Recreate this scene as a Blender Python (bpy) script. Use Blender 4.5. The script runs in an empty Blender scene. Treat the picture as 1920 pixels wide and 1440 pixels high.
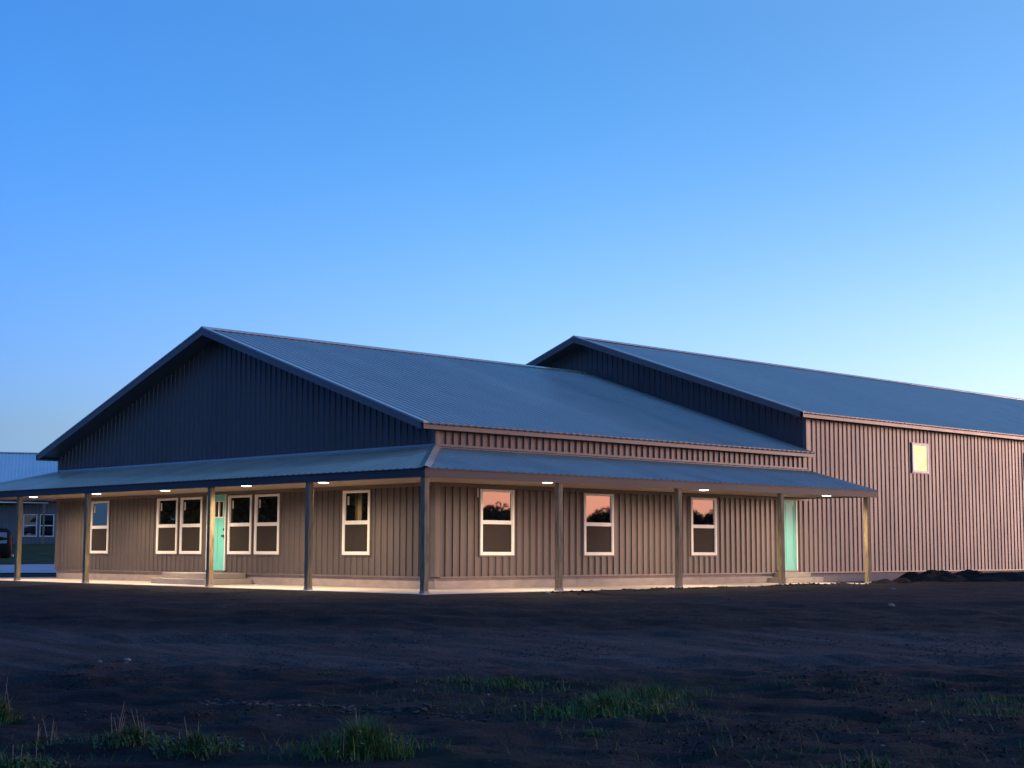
import bpy, bmesh, math, random
import numpy as np
from mathutils import Vector, Matrix

random.seed(7)
RAD = math.radians
SC = bpy.context.scene
COL = SC.collection

# ------------------------------------------------------------------ camera
CAM = Vector((27.781, -24.406, 0.91))
YAW, PITCH, ROLL, FPX = RAD(-45.886018), RAD(6.126053), RAD(0.141045), 2917.0
def camera_matrix():
    cy, sy, cp, sp = math.cos(YAW), math.sin(YAW), math.cos(PITCH), math.sin(PITCH)
    F = Vector((sy*cp, cy*cp, sp)); R = Vector((cy, -sy, 0)); U = R.cross(F)
    c, s = math.cos(ROLL), math.sin(ROLL)
    R, U = R*c + U*s, U*c - R*s
    m = Matrix((R, U, -F)).transposed().to_4x4(); m.translation = CAM
    return m
cd = bpy.data.cameras.new('camera'); cam = bpy.data.objects.new('camera', cd); COL.objects.link(cam)
cam.matrix_world = camera_matrix()
cd.sensor_width = 36; cd.lens = FPX/1920*36; cd.clip_start = .1; cd.clip_end = 4000
SC.camera = cam

# ------------------------------------------------------------------ sky, sun, exposure
SUN_AZ, SUN_EL = 44.0, -1.0
W = bpy.data.worlds.new('World'); SC.world = W; W.use_nodes = True
nt = W.node_tree; bg = nt.nodes['Background']; L = nt.links
sky = nt.nodes.new('ShaderNodeTexSky'); sky.sky_type = 'NISHITA'; sky.sun_disc = False
sky.sun_elevation = RAD(SUN_EL); sky.sun_rotation = RAD(SUN_AZ)
sky.ozone_density = 1; sky.dust_density = 1; sky.air_density = .5
tc = nt.nodes.new('ShaderNodeTexCoord')
dot = nt.nodes.new('ShaderNodeVectorMath'); dot.operation = 'DOT_PRODUCT'
dot.inputs[1].default_value = (math.sin(RAD(SUN_AZ)), math.cos(RAD(SUN_AZ)), 0)
L.new(tc.outputs['Generated'], dot.inputs[0])
def sky_ramp(src, stops):
    n = nt.nodes.new('ShaderNodeValToRGB'); e = n.color_ramp.elements
    e[0].position, e[0].color = stops[0][0], (*stops[0][1], 1); e[1].position, e[1].color = stops[-1][0], (*stops[-1][1], 1)
    for p, c in stops[1:-1]: x = e.new(p); x.color = (*c, 1)
    L.new(src, n.inputs['Fac']); return n.outputs[0]
def sky_mix(a, b, fac=None, bt='MULTIPLY'):
    m = nt.nodes.new('ShaderNodeMix'); m.data_type = 'RGBA'; m.blend_type = bt; m.inputs[0].default_value = 1
    if fac is not None: L.new(fac, m.inputs[0])
    L.new(a, m.inputs[6]); L.new(b, m.inputs[7]); return m.outputs[2]
# colour balance of the dusk air: towards the set sun it warms, away from it it stays blue; low sky and high sky differ
mr = nt.nodes.new('ShaderNodeMapRange'); mr.inputs['From Min'].default_value = -1; mr.inputs['From Max'].default_value = 1
L.new(dot.outputs['Value'], mr.inputs['Value'])
hi = sky_ramp(mr.outputs[0], [(0, (.030, .10, .36)), (.22, (.05, .16, .60)), (.35, (.20, .55, 1.14)), (.50, (.29, .68, 1.17)), (.66, (.46, .76, 1.12)), (.86, (.24, .32, .52)), (1, (.34, .20, .30))])
lo = sky_ramp(mr.outputs[0], [(0, (.085, .25, 1.15)), (.22, (.075, .23, 1.10)), (.35, (.35, .54, 1.12)), (.50, (.66, .82, 1.30)), (.66, (.95, .93, 1.58)), (.86, (.34, .35, .68)), (1, (.38, .26, .35))])
sep = nt.nodes.new('ShaderNodeSeparateXYZ'); L.new(tc.outputs['Generated'], sep.inputs[0])
mx_ = nt.nodes.new('ShaderNodeMath'); mx_.operation = 'MAXIMUM'; mx_.inputs[1].default_value = .075; L.new(sep.outputs[2], mx_.inputs[0])
cmb = nt.nodes.new('ShaderNodeCombineXYZ'); L.new(sep.outputs[0], cmb.inputs[0]); L.new(sep.outputs[1], cmb.inputs[1]); L.new(mx_.outputs[0], cmb.inputs[2])
L.new(cmb.outputs[0], sky.inputs['Vector'])      # the last degrees above the horizon keep the haze colour just above them
mz = nt.nodes.new('ShaderNodeMapRange'); mz.interpolation_type = 'SMOOTHSTEP'; mz.inputs[1].default_value = .03; mz.inputs[2].default_value = .30; L.new(sep.outputs[2], mz.inputs[0])
zen = sky_ramp(sep.outputs[2], [(0, (.5, .5, .5)), (.33, (.5, .5, .5)), (.75, (.95, .95, .95)), (1, (1, 1, 1))])
class mul: outputs = {2: sky_mix(sky_mix(sky.outputs[0], sky_mix(lo, hi, mz.outputs[0], 'MIX')), zen)}
L.new(mul.outputs[2], bg.inputs[0]); bg.inputs[1].default_value = .30   # the zenith ramp halves it
sd = bpy.data.lights.new('dusk_glow', 'SUN'); sd.energy = .19; sd.angle = RAD(14); sd.color = (1, .60, .47)
so = bpy.data.objects.new('dusk_glow', sd); COL.objects.link(so)
sdir = Vector((math.sin(RAD(20)), math.cos(RAD(20)), math.tan(RAD(4))))
so.rotation_euler = sdir.to_track_quat('Z', 'Y').to_euler()
SC.view_settings.view_transform = 'Standard'; SC.view_settings.look = 'None'
SC.view_settings.gamma = 1; SC.view_settings.use_curve_mapping = False
SC.view_settings.exposure = 3.72
LAMP = 4.1          # watts of one porch lamp at this exposure

# ------------------------------------------------------------------ helpers
def tag(o, label=None, cat=None, group=None, kind=None):
    if label: o['label'] = label
    if cat: o['category'] = cat
    if group: o['group'] = group
    if kind: o['kind'] = kind
    return o
def empty(name, loc=(0, 0, 0), rz=0, **k):
    o = bpy.data.objects.new(name, None); COL.objects.link(o); o.location = loc; o.rotation_euler = (0, 0, rz)
    o.empty_display_size = .3
    return tag(o, **k)
def link(name, me, parent=None, loc=(0, 0, 0), rot=(0, 0, 0)):
    o = bpy.data.objects.new(name, me); COL.objects.link(o); o.location = loc; o.rotation_euler = rot
    if parent: o.parent = parent
    return o
class MB:
    def __init__(s): s.v = []; s.f = []; s.m = []
    def quad(s, *p, mi=0):
        n = len(s.v); s.v += [tuple(q) for q in p]; s.f.append(tuple(range(n, n+len(p)))); s.m.append(mi)
    def box(s, x0, x1, y0, y1, z0, z1, mi=0):
        n = len(s.v)
        s.v += [(x, y, z) for z in (z0, z1) for (x, y) in ((x0, y0), (x1, y0), (x1, y1), (x0, y1))]
        for f in ((3, 2, 1, 0), (4, 5, 6, 7), (0, 1, 5, 4), (1, 2, 6, 5), (2, 3, 7, 6), (3, 0, 4, 7)):
            s.f.append(tuple(n+i for i in f)); s.m.append(mi)
        return s
    def prism(s, pts, a, mi=0):      # closed polygon pts (3d) swept by vector a
        n = len(s.v); k = len(pts); a = Vector(a)
        s.v += [tuple(p) for p in pts] + [tuple(Vector(p)+a) for p in pts]
        s.f.append(tuple(range(n, n+k))[::-1]); s.f.append(tuple(range(n+k, n+2*k))); s.m += [mi, mi]
        for i in range(k):
            j = (i+1) % k; s.f.append((n+i, n+j, n+k+j, n+k+i)); s.m.append(mi)
        return s
    def tube(s, pts, rad, n=6, mi=0):
        prev = None
        for i, p in enumerate(pts):
            p = Vector(p); d = (Vector(pts[min(i+1, len(pts)-1)]) - Vector(pts[max(i-1, 0)])).normalized()
            a = d.orthogonal().normalized(); b = d.cross(a); r = rad[i] if hasattr(rad, '__len__') else rad
            base = len(s.v)
            for k in range(n):
                t = 2*math.pi*k/n; s.v.append(tuple(p + a*math.cos(t)*r + b*math.sin(t)*r))
            if prev is not None:
                for k in range(n):
                    s.f.append((prev+k, prev+(k+1) % n, base+(k+1) % n, base+k)); s.m.append(mi)
            prev = base
        s.f.append(tuple(prev+k for k in range(n))); s.m.append(mi)
        return s
    def lathe(s, prof, c=(0, 0, 0), n=24, mi=0):
        b = len(s.v)
        for r, z in prof:
            for k in range(n):
                t = 2*math.pi*k/n; s.v.append((c[0]+r*math.cos(t), c[1]+r*math.sin(t), c[2]+z))
        for i in range(len(prof)-1):
            for k in range(n):
                s.f.append((b+i*n+k, b+i*n+(k+1) % n, b+(i+1)*n+(k+1) % n, b+(i+1)*n+k)); s.m.append(mi)
        return s
    def mesh(s, name, *mats, bevel=0, smooth=False):
        me = bpy.data.meshes.new(name); me.from_pydata(s.v, [], s.f); me.update()
        for m in mats: me.materials.append(m)
        if len(mats) > 1: me.polygons.foreach_set('material_index', s.m)
        bm = bmesh.new(); bm.from_mesh(me)
        if bevel:
            bmesh.ops.bevel(bm, geom=[e for e in bm.edges if len(e.link_faces) == 2 and e.calc_face_angle(0) > .6],
                            offset=bevel, segments=1, affect='EDGES', profile=.5, clamp_overlap=True)
        bmesh.ops.recalc_face_normals(bm, faces=bm.faces)
        bm.to_mesh(me); bm.free()
        if smooth: me.polygons.foreach_set('use_smooth', [True]*len(me.polygons))
        return me
    def build(s, name, mats, parent=None, loc=(0, 0, 0), rot=(0, 0, 0), **k):
        mats = mats if isinstance(mats, (list, tuple)) else [mats]
        return link(name, s.mesh(name, *mats, **k), parent, loc, rot)

# ------------------------------------------------------------------ materials
def mat(name, base, rough=.6, var=.12, scale=3.0, bump=0.0, bscale=20.0, spec=.5, metal=0.0, stretch=(1, 1, 1), tint=None, streak=0.0):
    m = bpy.data.materials.new(name); m.use_nodes = True; n = m.node_tree; p = n.nodes['Principled BSDF']
    p.inputs['Roughness'].default_value = rough; p.inputs['Specular IOR Level'].default_value = spec
    p.inputs['Metallic'].default_value = metal
    g = n.nodes.new('ShaderNodeNewGeometry'); mp = n.nodes.new('ShaderNodeMapping'); mp.inputs['Scale'].default_value = stretch
    n.links.new(g.outputs['Position'], mp.inputs['Vector'])
    t = n.nodes.new('ShaderNodeTexNoise'); t.inputs['Scale'].default_value = scale; t.inputs['Detail'].default_value = 6
    n.links.new(mp.outputs[0], t.inputs['Vector'])
    r = n.nodes.new('ShaderNodeValToRGB'); a = r.color_ramp.elements
    b = Vector(base); q = Vector(tint) if tint else b*(1+var)
    a[0].position = .3; a[0].color = (*(b*(1-var)), 1); a[1].position = .7; a[1].color = (*q, 1)
    n.links.new(t.outputs[0], r.inputs[0]); n.links.new(r.outputs[0], p.inputs['Base Color'])
    rr = n.nodes.new('ShaderNodeMapRange'); rr.inputs['To Min'].default_value = max(0, rough-.08); rr.inputs['To Max'].default_value = min(1, rough+.1)
    n.links.new(t.outputs[0], rr.inputs[0]); n.links.new(rr.outputs[0], p.inputs['Roughness'])
    if name in ('taupe_steel', 'charcoal_roof_steel'):     # sheets from different batches differ a touch
        oi = n.nodes.new('ShaderNodeObjectInfo'); m2 = n.nodes.new('ShaderNodeMapRange'); m2.inputs['To Min'].default_value = .91; m2.inputs['To Max'].default_value = 1.06
        n.links.new(oi.outputs['Random'], m2.inputs[0]); hs = n.nodes.new('ShaderNodeHueSaturation')
        n.links.new(m2.outputs[0], hs.inputs['Value']); n.links.new(r.outputs[0], hs.inputs['Color']); n.links.new(hs.outputs[0], p.inputs['Base Color'])
    if bump:
        t2 = n.nodes.new('ShaderNodeTexNoise'); t2.inputs['Scale'].default_value = bscale; t2.inputs['Detail'].default_value = 5
        n.links.new(mp.outputs[0], t2.inputs['Vector'])
        bp = n.nodes.new('ShaderNodeBump'); bp.inputs['Strength'].default_value = 1; bp.inputs['Distance'].default_value = bump
        n.links.new(t2.outputs[0], bp.inputs['Height']); n.links.new(bp.outputs[0], p.inputs['Normal'])
    return m
def emit(name, col, st):
    m = bpy.data.materials.new(name); m.use_nodes = True; p = m.node_tree.nodes['Principled BSDF']
    p.inputs['Base Color'].default_value = (*col, 1); p.inputs['Emission Color'].default_value = (*col, 1)
    p.inputs['Emission Strength'].default_value = st; return m
def glass(name, mirror=.16, base=(.004, .005, .006), wav=.0006):
    m = bpy.data.materials.new(name); m.use_nodes = True; n = m.node_tree; p = n.nodes['Principled BSDF']
    p.inputs['Base Color'].default_value = (*base, 1); p.inputs['Roughness'].default_value = .02
    gl = n.nodes.new('ShaderNodeBsdfGlossy'); gl.inputs['Roughness'].default_value = .015
    fr = n.nodes.new('ShaderNodeFresnel'); fr.inputs['IOR'].default_value = 1.5
    ad = n.nodes.new('ShaderNodeMath'); ad.inputs[1].default_value = mirror
    mx = n.nodes.new('ShaderNodeMixShader')
    n.links.new(fr.outputs[0], ad.inputs[0]); n.links.new(ad.outputs[0], mx.inputs[0])
    n.links.new(p.outputs[0], mx.inputs[1]); n.links.new(gl.outputs[0], mx.inputs[2])
    n.links.new(mx.outputs[0], n.nodes['Material Output'].inputs[0])
    t = n.nodes.new('ShaderNodeTexNoise'); t.inputs['Scale'].default_value = 1.6; t.inputs['Detail'].default_value = 1
    g = n.nodes.new('ShaderNodeNewGeometry'); n.links.new(g.outputs['Position'], t.inputs['Vector'])
    bp = n.nodes.new('ShaderNodeBump'); bp.inputs['Distance'].default_value = wav
    n.links.new(t.outputs[0], bp.inputs['Height'])
    n.links.new(bp.outputs[0], gl.inputs['Normal']); n.links.new(bp.outputs[0], p.inputs['Normal'])
    return m

M_SIDING = mat('taupe_steel', (.100, .083, .076), .42, .06, 1.2, .0015, 2.5, .45, stretch=(1, 1, .35))
M_TRIM = mat('taupe_trim', (.145, .120, .107), .38, .06, 2, .0008, 6, .5)
M_ROOF = mat('charcoal_roof_steel', (.37, .345, .27), .18, .06, .8, .0006, 2.0, .8)
M_SOFFIT = mat('tan_soffit', (.30, .24, .20), .6, .05, 2, .0005, 30, .3)
M_WOOD = mat('treated_pine', (.22, .165, .09), .75, .3, 6, .002, 30, .3, stretch=(4, 4, .5), tint=(.36, .28, .16))
M_CONC = mat('slab_concrete', (.56, .49, .42), .8, .13, 2.2, .002, 60, .3)
M_FOUND = mat('foundation_concrete', (.33, .28, .25), .85, .14, 2.5, .003, 40, .25, stretch=(1, 1, 2))
M_STEP = mat('step_concrete', (.36, .32, .27), .85, .1, 5, .002, 50, .25)
M_WHITE = mat('white_vinyl', (.78, .76, .72), .4, .03, 4, 0, 1, .5)
M_MINT = mat('mint_paint', (.16, .58, .49), .5, .03, 5, .0004, 40, .3)
M_GALV = mat('galvanised_bracket', (.30, .29, .27), .5, .1, 9, 0, 1, .4)
M_BLACK = mat('black_metal', (.012, .012, .012), .35, .1, 8, 0, 1, .5)
M_SCREEN = mat('insect_screen', (.030, .024, .021), .8, .12, 5, .0004, 300, .2)
M_GLASS = glass('window_glass')
M_STICK = mat('paper_label', (.5, .48, .44), .7, .15, 30)
M_LENS = emit('lamp_lens', (1, .86, .62), 1.6)
M_LIT = bpy.data.materials.new('lit_window_pane'); M_LIT.use_nodes = True
_n = M_LIT.node_tree; _p = _n.nodes['Principled BSDF']; _t = _n.nodes.new('ShaderNodeTexNoise'); _t.inputs['Scale'].default_value = 2.2
_g = _n.nodes.new('ShaderNodeNewGeometry'); _n.links.new(_g.outputs['Position'], _t.inputs['Vector'])
_r = _n.nodes.new('ShaderNodeValToRGB'); _r.color_ramp.elements[0].color = (.88, .74, .30, 1); _r.color_ramp.elements[1].color = (1, .90, .44, 1)
_r.color_ramp.elements[0].position = .35; _r.color_ramp.elements[1].position = .6
_n.links.new(_t.outputs[0], _r.inputs[0]); _n.links.new(_r.outputs[0], _p.inputs['Emission Color'])
_p.inputs['Emission Strength'].default_value = .092; _p.inputs['Base Color'].default_value = (.1, .09, .06, 1); _p.inputs['Roughness'].default_value = .5; _p.inputs['Specular IOR Level'].default_value = .1

# ------------------------------------------------------------------ terrain
def _hash(ix, iy, seed):
    h = (ix*374761393 + iy*668265263 + seed*974711) & 0xffffffff
    h = ((h ^ (h >> 13))*1274126177) & 0xffffffff
    return ((h ^ (h >> 16)) & 0xffff)/65535.0
def vnoise(x, y, seed=0):
    x = np.asarray(x, float); y = np.asarray(y, float)
    ix = np.floor(x).astype(np.int64); iy = np.floor(y).astype(np.int64); fx = x-ix; fy = y-iy
    fx = fx*fx*(3-2*fx); fy = fy*fy*(3-2*fy)
    a = _hash(ix, iy, seed); b = _hash(ix+1, iy, seed); c = _hash(ix, iy+1, seed); d = _hash(ix+1, iy+1, seed)
    return (a*(1-fx)+b*fx)*(1-fy)+(c*(1-fx)+d*fx)*fy - .5
def fbm(x, y, s, seed, octv=4):
    r = 0; a = 1
    for k in range(octv):
        r = r + a*vnoise(x/s+17*k, y/s-9*k, seed+k); s *= .5; a *= .5
    return r
def sst(a, b, x):
    t = np.clip((x-a)/(b-a), 0, 1); return t*t*(3-2*t)
VX, VY = math.sin(YAW), math.cos(YAW)          # direction of the dirt track's normal, from the yard to the barn
FX, FY = -.8918, .4525                          # direction of the far barn on its bank
def terrain(x, y):
    x = np.asarray(x, float); y = np.asarray(y, float)
    t = (x-y)*.7071
    h = -.014 - .636*sst(3.2, 21, t)
    q = (x-CAM.x)*VX + (y-CAM.y)*VY             # distance ahead of the yard's near edge
    lat = (x-CAM.x)*VY - (y-CAM.y)*VX
    dr = np.hypot(x-CAM.x, y-CAM.y); ang = np.degrees(np.arctan2((x-CAM.x)*FY-(y-CAM.y)*FX, (x-CAM.x)*FX+(y-CAM.y)*FY))
    far = (1-sst(10, 22, np.abs(ang)))*(dr > 50)
    prof = np.interp(dr, [0, 60, 72, 88, 94, 107, 112, 4000], [-.125, -.1, -.05, .1, .2, 1.28, 1.3, 1.3])
    h = h*(1-far) + prof*far
    # building and slab footprint stays flat, yard is rough
    dx = np.maximum(np.maximum(-21.5-x, x-2.75), 0); dy = np.maximum(np.maximum(-2.8-y, y-70), 0); dist = np.hypot(dx, dy)
    rough = sst(0, 1.2, dist)
    trk = np.exp(-((q-22.3)/2.0)**2)
    rough2 = rough*(1-.6*trk)
    h = h + rough2*(.075*fbm(x, y, 5.5, 3, 3) + .09*np.maximum(fbm(x, y, 1.1, 11, 4), -.1)**1 * .5 + .075*fbm(x, y, .38, 23, 3)*sst(35, 18, np.hypot(x-CAM.x, y-CAM.y)) )
    wob = .5*fbm(lat, lat*0, 9, 40, 2)
    for c, w, a in ((20.6, .22, -.05), (21.15, .18, .035), (23.3, .24, -.05), (23.9, .2, .04), (26.4, .5, .07), (27.5, .45, -.08), (29.6, .6, .06), (18.2, .3, .05), (16.6, .5, -.05)):
        h = h + rough*a*np.exp(-((q-c-wob)/w)**2)*np.clip(.55+1.6*fbm(lat, q*0+c, 4, 51, 3), 0, 1.4)
    # crumbled soil thrown up along the side edge of the slab
    ridge = np.exp(-((x-3.25)/.38)**2)*sst(-1.5, 1.8, y)*(1-sst(17, 20, y))
    h = h + ridge*(.015+.10*fbm(x*1.0, y, .8, 71, 4))
    ridge2 = np.exp(-((y+3.3)/.3)**2)*(x < 2)*(x > -25)
    h = h + ridge2*.03*fbm(x, y, 1.0, 75, 3) + np.exp(-((y+2.85)/.2)**2)*(x < 2.9)*(x > -25)*.012
    return h
def axis(lo, hi, step, far):
    a = list(np.arange(lo, hi, step)); s = step; x = hi
    while x < far: a.append(x); s *= 1.13; x += s
    a.append(far); s = step; x = lo-step
    b = []
    while x > -far: b.append(x); s *= 1.13; x -= s
    b.append(-far)
    return np.array(b[::-1]+a)
gx = axis(-22, 26, .11, 1500.0); gy = axis(-21, 4, .11, 1500.0)
gy = np.unique(np.concatenate([gy, np.arange(4, 30, .35)]))
X, Y = np.meshgrid(gx, gy); Z = terrain(X, Y)
nx, ny = len(gx), len(gy)
gm = bpy.data.meshes.new('ground'); gm.vertices.add(nx*ny)
gm.vertices.foreach_set('co', np.stack([X, Y, Z], -1).ravel().astype(np.float32))
i = np.arange(nx*ny).reshape(ny, nx)
q = np.stack([i[:-1, :-1], i[:-1, 1:], i[1:, 1:], i[1:, :-1]], -1).reshape(-1, 4)
gm.loops.add(q.size); gm.loops.foreach_set('vertex_index', q.ravel().astype(np.int32))
gm.polygons.add(len(q)); gm.polygons.foreach_set('loop_start', np.arange(0, q.size, 4, dtype=np.int32))
gm.polygons.foreach_set('use_smooth', np.ones(len(q), bool)); gm.update(calc_edges=True)

def soil_material():
    m = bpy.data.materials.new('dark_soil'); m.use_nodes = True; n = m.node_tree; l = n.links; p = n.nodes['Principled BSDF']
    p.inputs['Roughness'].default_value = .95; p.inputs['Specular IOR Level'].default_value = .15
    g = n.nodes.new('ShaderNodeNewGeometry')
    def noise(s, d, rough=.6, vec=None):
        t = n.nodes.new('ShaderNodeTexNoise'); t.inputs['Scale'].default_value = s; t.inputs['Detail'].default_value = d
        t.inputs['Roughness'].default_value = rough; l.new(vec or g.outputs['Position'], t.inputs['Vector']); return t.outputs[0]
    def ramp(src, pts):
        r = n.nodes.new('ShaderNodeValToRGB'); e = r.color_ramp.elements
        e[0].position, e[0].color = pts[0][0], (*pts[0][1], 1); e[1].position, e[1].color = pts[-1][0], (*pts[-1][1], 1)
        for a, b in pts[1:-1]: x = e.new(a); x.color = (*b, 1)
        l.new(src, r.inputs[0]); return r.outputs[0]
    def mix(f, a, b, bt='MIX'):
        x = n.nodes.new('ShaderNodeMix'); x.data_type = 'RGBA'; x.blend_type = bt
        (l.new(f, x.inputs[0]) if not isinstance(f, float) else setattr(x.inputs[0], 'default_value', f))
        (l.new(a, x.inputs[6]) if not isinstance(a, tuple) else setattr(x.inputs[6], 'default_value', (*a, 1)))
        (l.new(b, x.inputs[7]) if not isinstance(b, tuple) else setattr(x.inputs[7], 'default_value', (*b, 1)))
        return x.outputs[2]
    def math_(op, a, b):
        x = n.nodes.new('ShaderNodeMath'); x.operation = op
        for k, s in enumerate((a, b)):
            (l.new(s, x.inputs[k]) if not isinstance(s, (float, int)) else setattr(x.inputs[k], 'default_value', s))
        return x.outputs[0]
    soil = ramp(noise(1.3, 8), [(.3, (.014, .0112, .010)), (.52, (.028, .0225, .020)), (.72, (.054, .044, .038))])
    # packed track: distance along the yard direction
    dt = n.nodes.new('ShaderNodeVectorMath'); dt.operation = 'DOT_PRODUCT'; dt.inputs[1].default_value = (VX, VY, 0); l.new(g.outputs['Position'], dt.inputs[0])
    q0 = CAM.x*VX + CAM.y*VY
    wv = math_('MULTIPLY', math_('SUBTRACT', noise(.12, 3), .5), 5.0)
    qq = math_('ADD', math_('SUBTRACT', dt.outputs['Value'], q0), wv)
    up = n.nodes.new('ShaderNodeMapRange'); up.interpolation_type = 'SMOOTHSTEP'; up.inputs[1].default_value = 18.5; up.inputs[2].default_value = 20.5; l.new(qq, up.inputs[0])
    dn = n.nodes.new('ShaderNodeMapRange'); dn.interpolation_type = 'SMOOTHSTEP'; dn.inputs[1].default_value = 26.0; dn.inputs[2].default_value = 23.2; l.new(qq, dn.inputs[0])
    trk = math_('MULTIPLY', up.outputs[0], dn.outputs[0])
    # streaks run along the track
    mp = n.nodes.new('ShaderNodeMapping'); mp.inputs['Rotation'].default_value = (0, 0, YAW); mp.inputs['Scale'].default_value = (.25, 3.2, 1)
    mp.vector_type = 'POINT'; l.new(g.outputs['Position'], mp.inputs['Vector'])
    st = noise(1.0, 5, .6, mp.outputs[0])
    trkcol = ramp(st, [(.3, (.050, .041, .036)), (.5, (.086, .072, .064)), (.72, (.14, .12, .108))])
    col = mix(math_('MULTIPLY', trk, .8), soil, trkcol)
    dusty = ramp(st, [(.58, (0, 0, 0)), (.72, (1, 1, 1))])
    grit = ramp(noise(26, 6, .75), [(.30, (.45, .45, .45)), (.5, (.9, .9, .9)), (.72, (1.9, 1.85, 1.8))])
    col = mix(1.0, col, grit, 'MULTIPLY')
    col = mix(math_('MULTIPLY', dusty, .30), col, (.085, .075, .07))
    # sparse green film of seedlings, in patches nearer the yard's grassy end
    gf = ramp(noise(.35, 5), [(.52, (0, 0, 0)), (.66, (1, 1, 1))])
    nr = n.nodes.new('ShaderNodeMapRange'); nr.interpolation_type = 'SMOOTHSTEP'; nr.inputs[1].default_value = 19.5; nr.inputs[2].default_value = 17.0; l.new(qq, nr.inputs[0])
    col = mix(math_('MULTIPLY', math_('MULTIPLY', gf, nr.outputs[0]), .55), col, (.018, .042, .020))
    # pale crumbs and small stones
    v = n.nodes.new('ShaderNodeTexVoronoi'); v.inputs['Scale'].default_value = 7; l.new(g.outputs['Position'], v.inputs['Vector'])
    cr = ramp(v.outputs['Distance'], [(.0, (1, 1, 1)), (.13, (1, 1, 1)), (.17, (0, 0, 0))])
    pk = ramp(noise(2.1, 2), [(.60, (0, 0, 0)), (.70, (1, 1, 1))])
    col = mix(math_('MULTIPLY', math_('MULTIPLY', cr, pk), .6), col, (.12, .11, .10))
    # turf on the far bank
    d2 = n.nodes.new('ShaderNodeVectorMath'); d2.operation = 'DOT_PRODUCT'; d2.inputs[1].default_value = (FX, FY, 0); l.new(g.outputs['Position'], d2.inputs[0])
    fb = n.nodes.new('ShaderNodeMapRange'); k0 = CAM.x*FX + CAM.y*FY; fb.inputs[1].default_value = k0+89; fb.inputs[2].default_value = k0+92; l.new(d2.outputs['Value'], fb.inputs[0])
    turf = ramp(noise(.8, 6), [(.35, (.018, .040, .016)), (.65, (.040, .075, .026))])
    col = mix(fb.outputs[0], col, turf)
    l.new(col, p.inputs['Base Color'])
    h = math_('ADD', math_('MULTIPLY', noise(11, 10, .75), .085), math_('MULTIPLY', noise(60, 4), .02))
    h = math_('ADD', h, math_('MULTIPLY', cr, .012))
    b = n.nodes.new('ShaderNodeBump'); b.inputs['Distance'].default_value = 1; b.inputs['Strength'].default_value = 1; l.new(h, b.inputs['Height']); l.new(b.outputs[0], p.inputs['Normal'])
    return m
M_SOIL = soil_material()
gm.materials.append(M_SOIL)
tag(link('ground', gm), kind='structure')

# ------------------------------------------------------------------ ribbed sheets
RIB = .238; PW = RIB*4
def rib_bps(s0, s1, phase, w, top):
    pts = []
    k0 = int(math.floor((s0-phase)/RIB))-1
    for k in range(k0, k0+int((s1-s0)/RIB)+4):
        c = phase + k*RIB
        pts += [(c-w/2, 0), (c-top/2, 1), (c+top/2, 1), (c+w/2, 0)]
    return pts
def ribbed(s0, s1, lo, hi, ops=(), extra=(), phase=.0, h=.028, w=.042, top=.020):
    prof = rib_bps(s0, s1, phase, w, top)
    xs, ns = [p[0] for p in prof], [p[1]*h for p in prof]
    def n_at(s): return float(np.interp(s, xs, ns))
    b = [s0, s1] + [x for x in xs if s0+1e-4 < x < s1-1e-4]
    for o in ops: b += [x for x in (o[0], o[1]) if s0+1e-4 < x < s1-1e-4]
    b += [x for x in extra if s0+1e-4 < x < s1-1e-4]
    b = sorted(set(round(x, 5) for x in b))
    out = []
    for a, c in zip(b, b[1:]):
        m = (a+c)/2; cuts = sorted((o[2], o[3]) for o in ops if o[0] < m < o[1])
        segs = []; cur = None
        cur_a, cur_c = lo(a), lo(c)
        for (z0, z1) in cuts:
            segs.append((cur_a, cur_c, z0, z0)); cur_a = cur_c = z1
        segs.append((cur_a, cur_c, hi(a), hi(c)))
        for (la, lc, ha, hc) in segs:
            if ha-la < 1e-4 and hc-lc < 1e-4: continue
            ha, hc = max(ha, la), max(hc, lc)
            out.append(((a, la, n_at(a)), (c, lc, n_at(c)), (c, hc, n_at(c)), (a, ha, n_at(a))))
    return out
_cache = {}
def panels(parent, name, material, origin, S, T, N, s_start, s_end, lo, hi, ops=(), extra=(), phase=0.0, **kw):
    origin, S, T, N = (Vector(v) for v in (origin, S, T, N)); s = s_start; n = 0
    while s < s_end-1e-3:
        e = min(s+PW, s_end); oo = [o for o in ops if o[1] > s and o[0] < e]
        allq = ribbed(s, e, lo, hi, oo, extra, phase, **kw)
        loc = origin + S*s
        groups = []                       # a panel cut right across by an opening becomes two panels
        for qd in allq:
            ks = {(round(p[0], 4), round(p[1], 4)) for p in qd}; hit = [g_ for g_ in groups if g_[0] & ks]
            ng = (set(ks), [qd])
            for h_ in hit: ng = (ng[0] | h_[0], h_[1]+ng[1]); groups.remove(h_)
            groups.append(ng)
        for _ks, quads in groups:
            key = (material.name, tuple(S), tuple(T), tuple(round(c, 3) for qd in quads for p in qd for c in (p[0]-s, p[1], p[2])))
            me = _cache.get(key)
            if me is None:
                v = []; f = []; vi = {}
                for qd in quads:
                    idx = []
                    for (ps, pt, pn) in qd:
                        w = S*(ps-s) + T*pt + N*pn; kk = (round(w.x, 4), round(w.y, 4), round(w.z, 4))
                        if kk not in vi: vi[kk] = len(v); v.append(tuple(w))
                        if vi[kk] not in idx: idx.append(vi[kk])
                    if len(idx) > 2: f.append(tuple(idx))
                me = bpy.data.meshes.new(name); me.from_pydata(v, [], f); me.update()
                bm = bmesh.new(); bm.from_mesh(me)
                for fc in bm.faces:
                    if fc.normal.dot(N) < 0: fc.normal_flip()
                bm.to_mesh(me); bm.free(); me.materials.append(material); _cache[key] = me
            link(name, me, parent, loc); n += 1
        s = e
    return n

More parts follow.
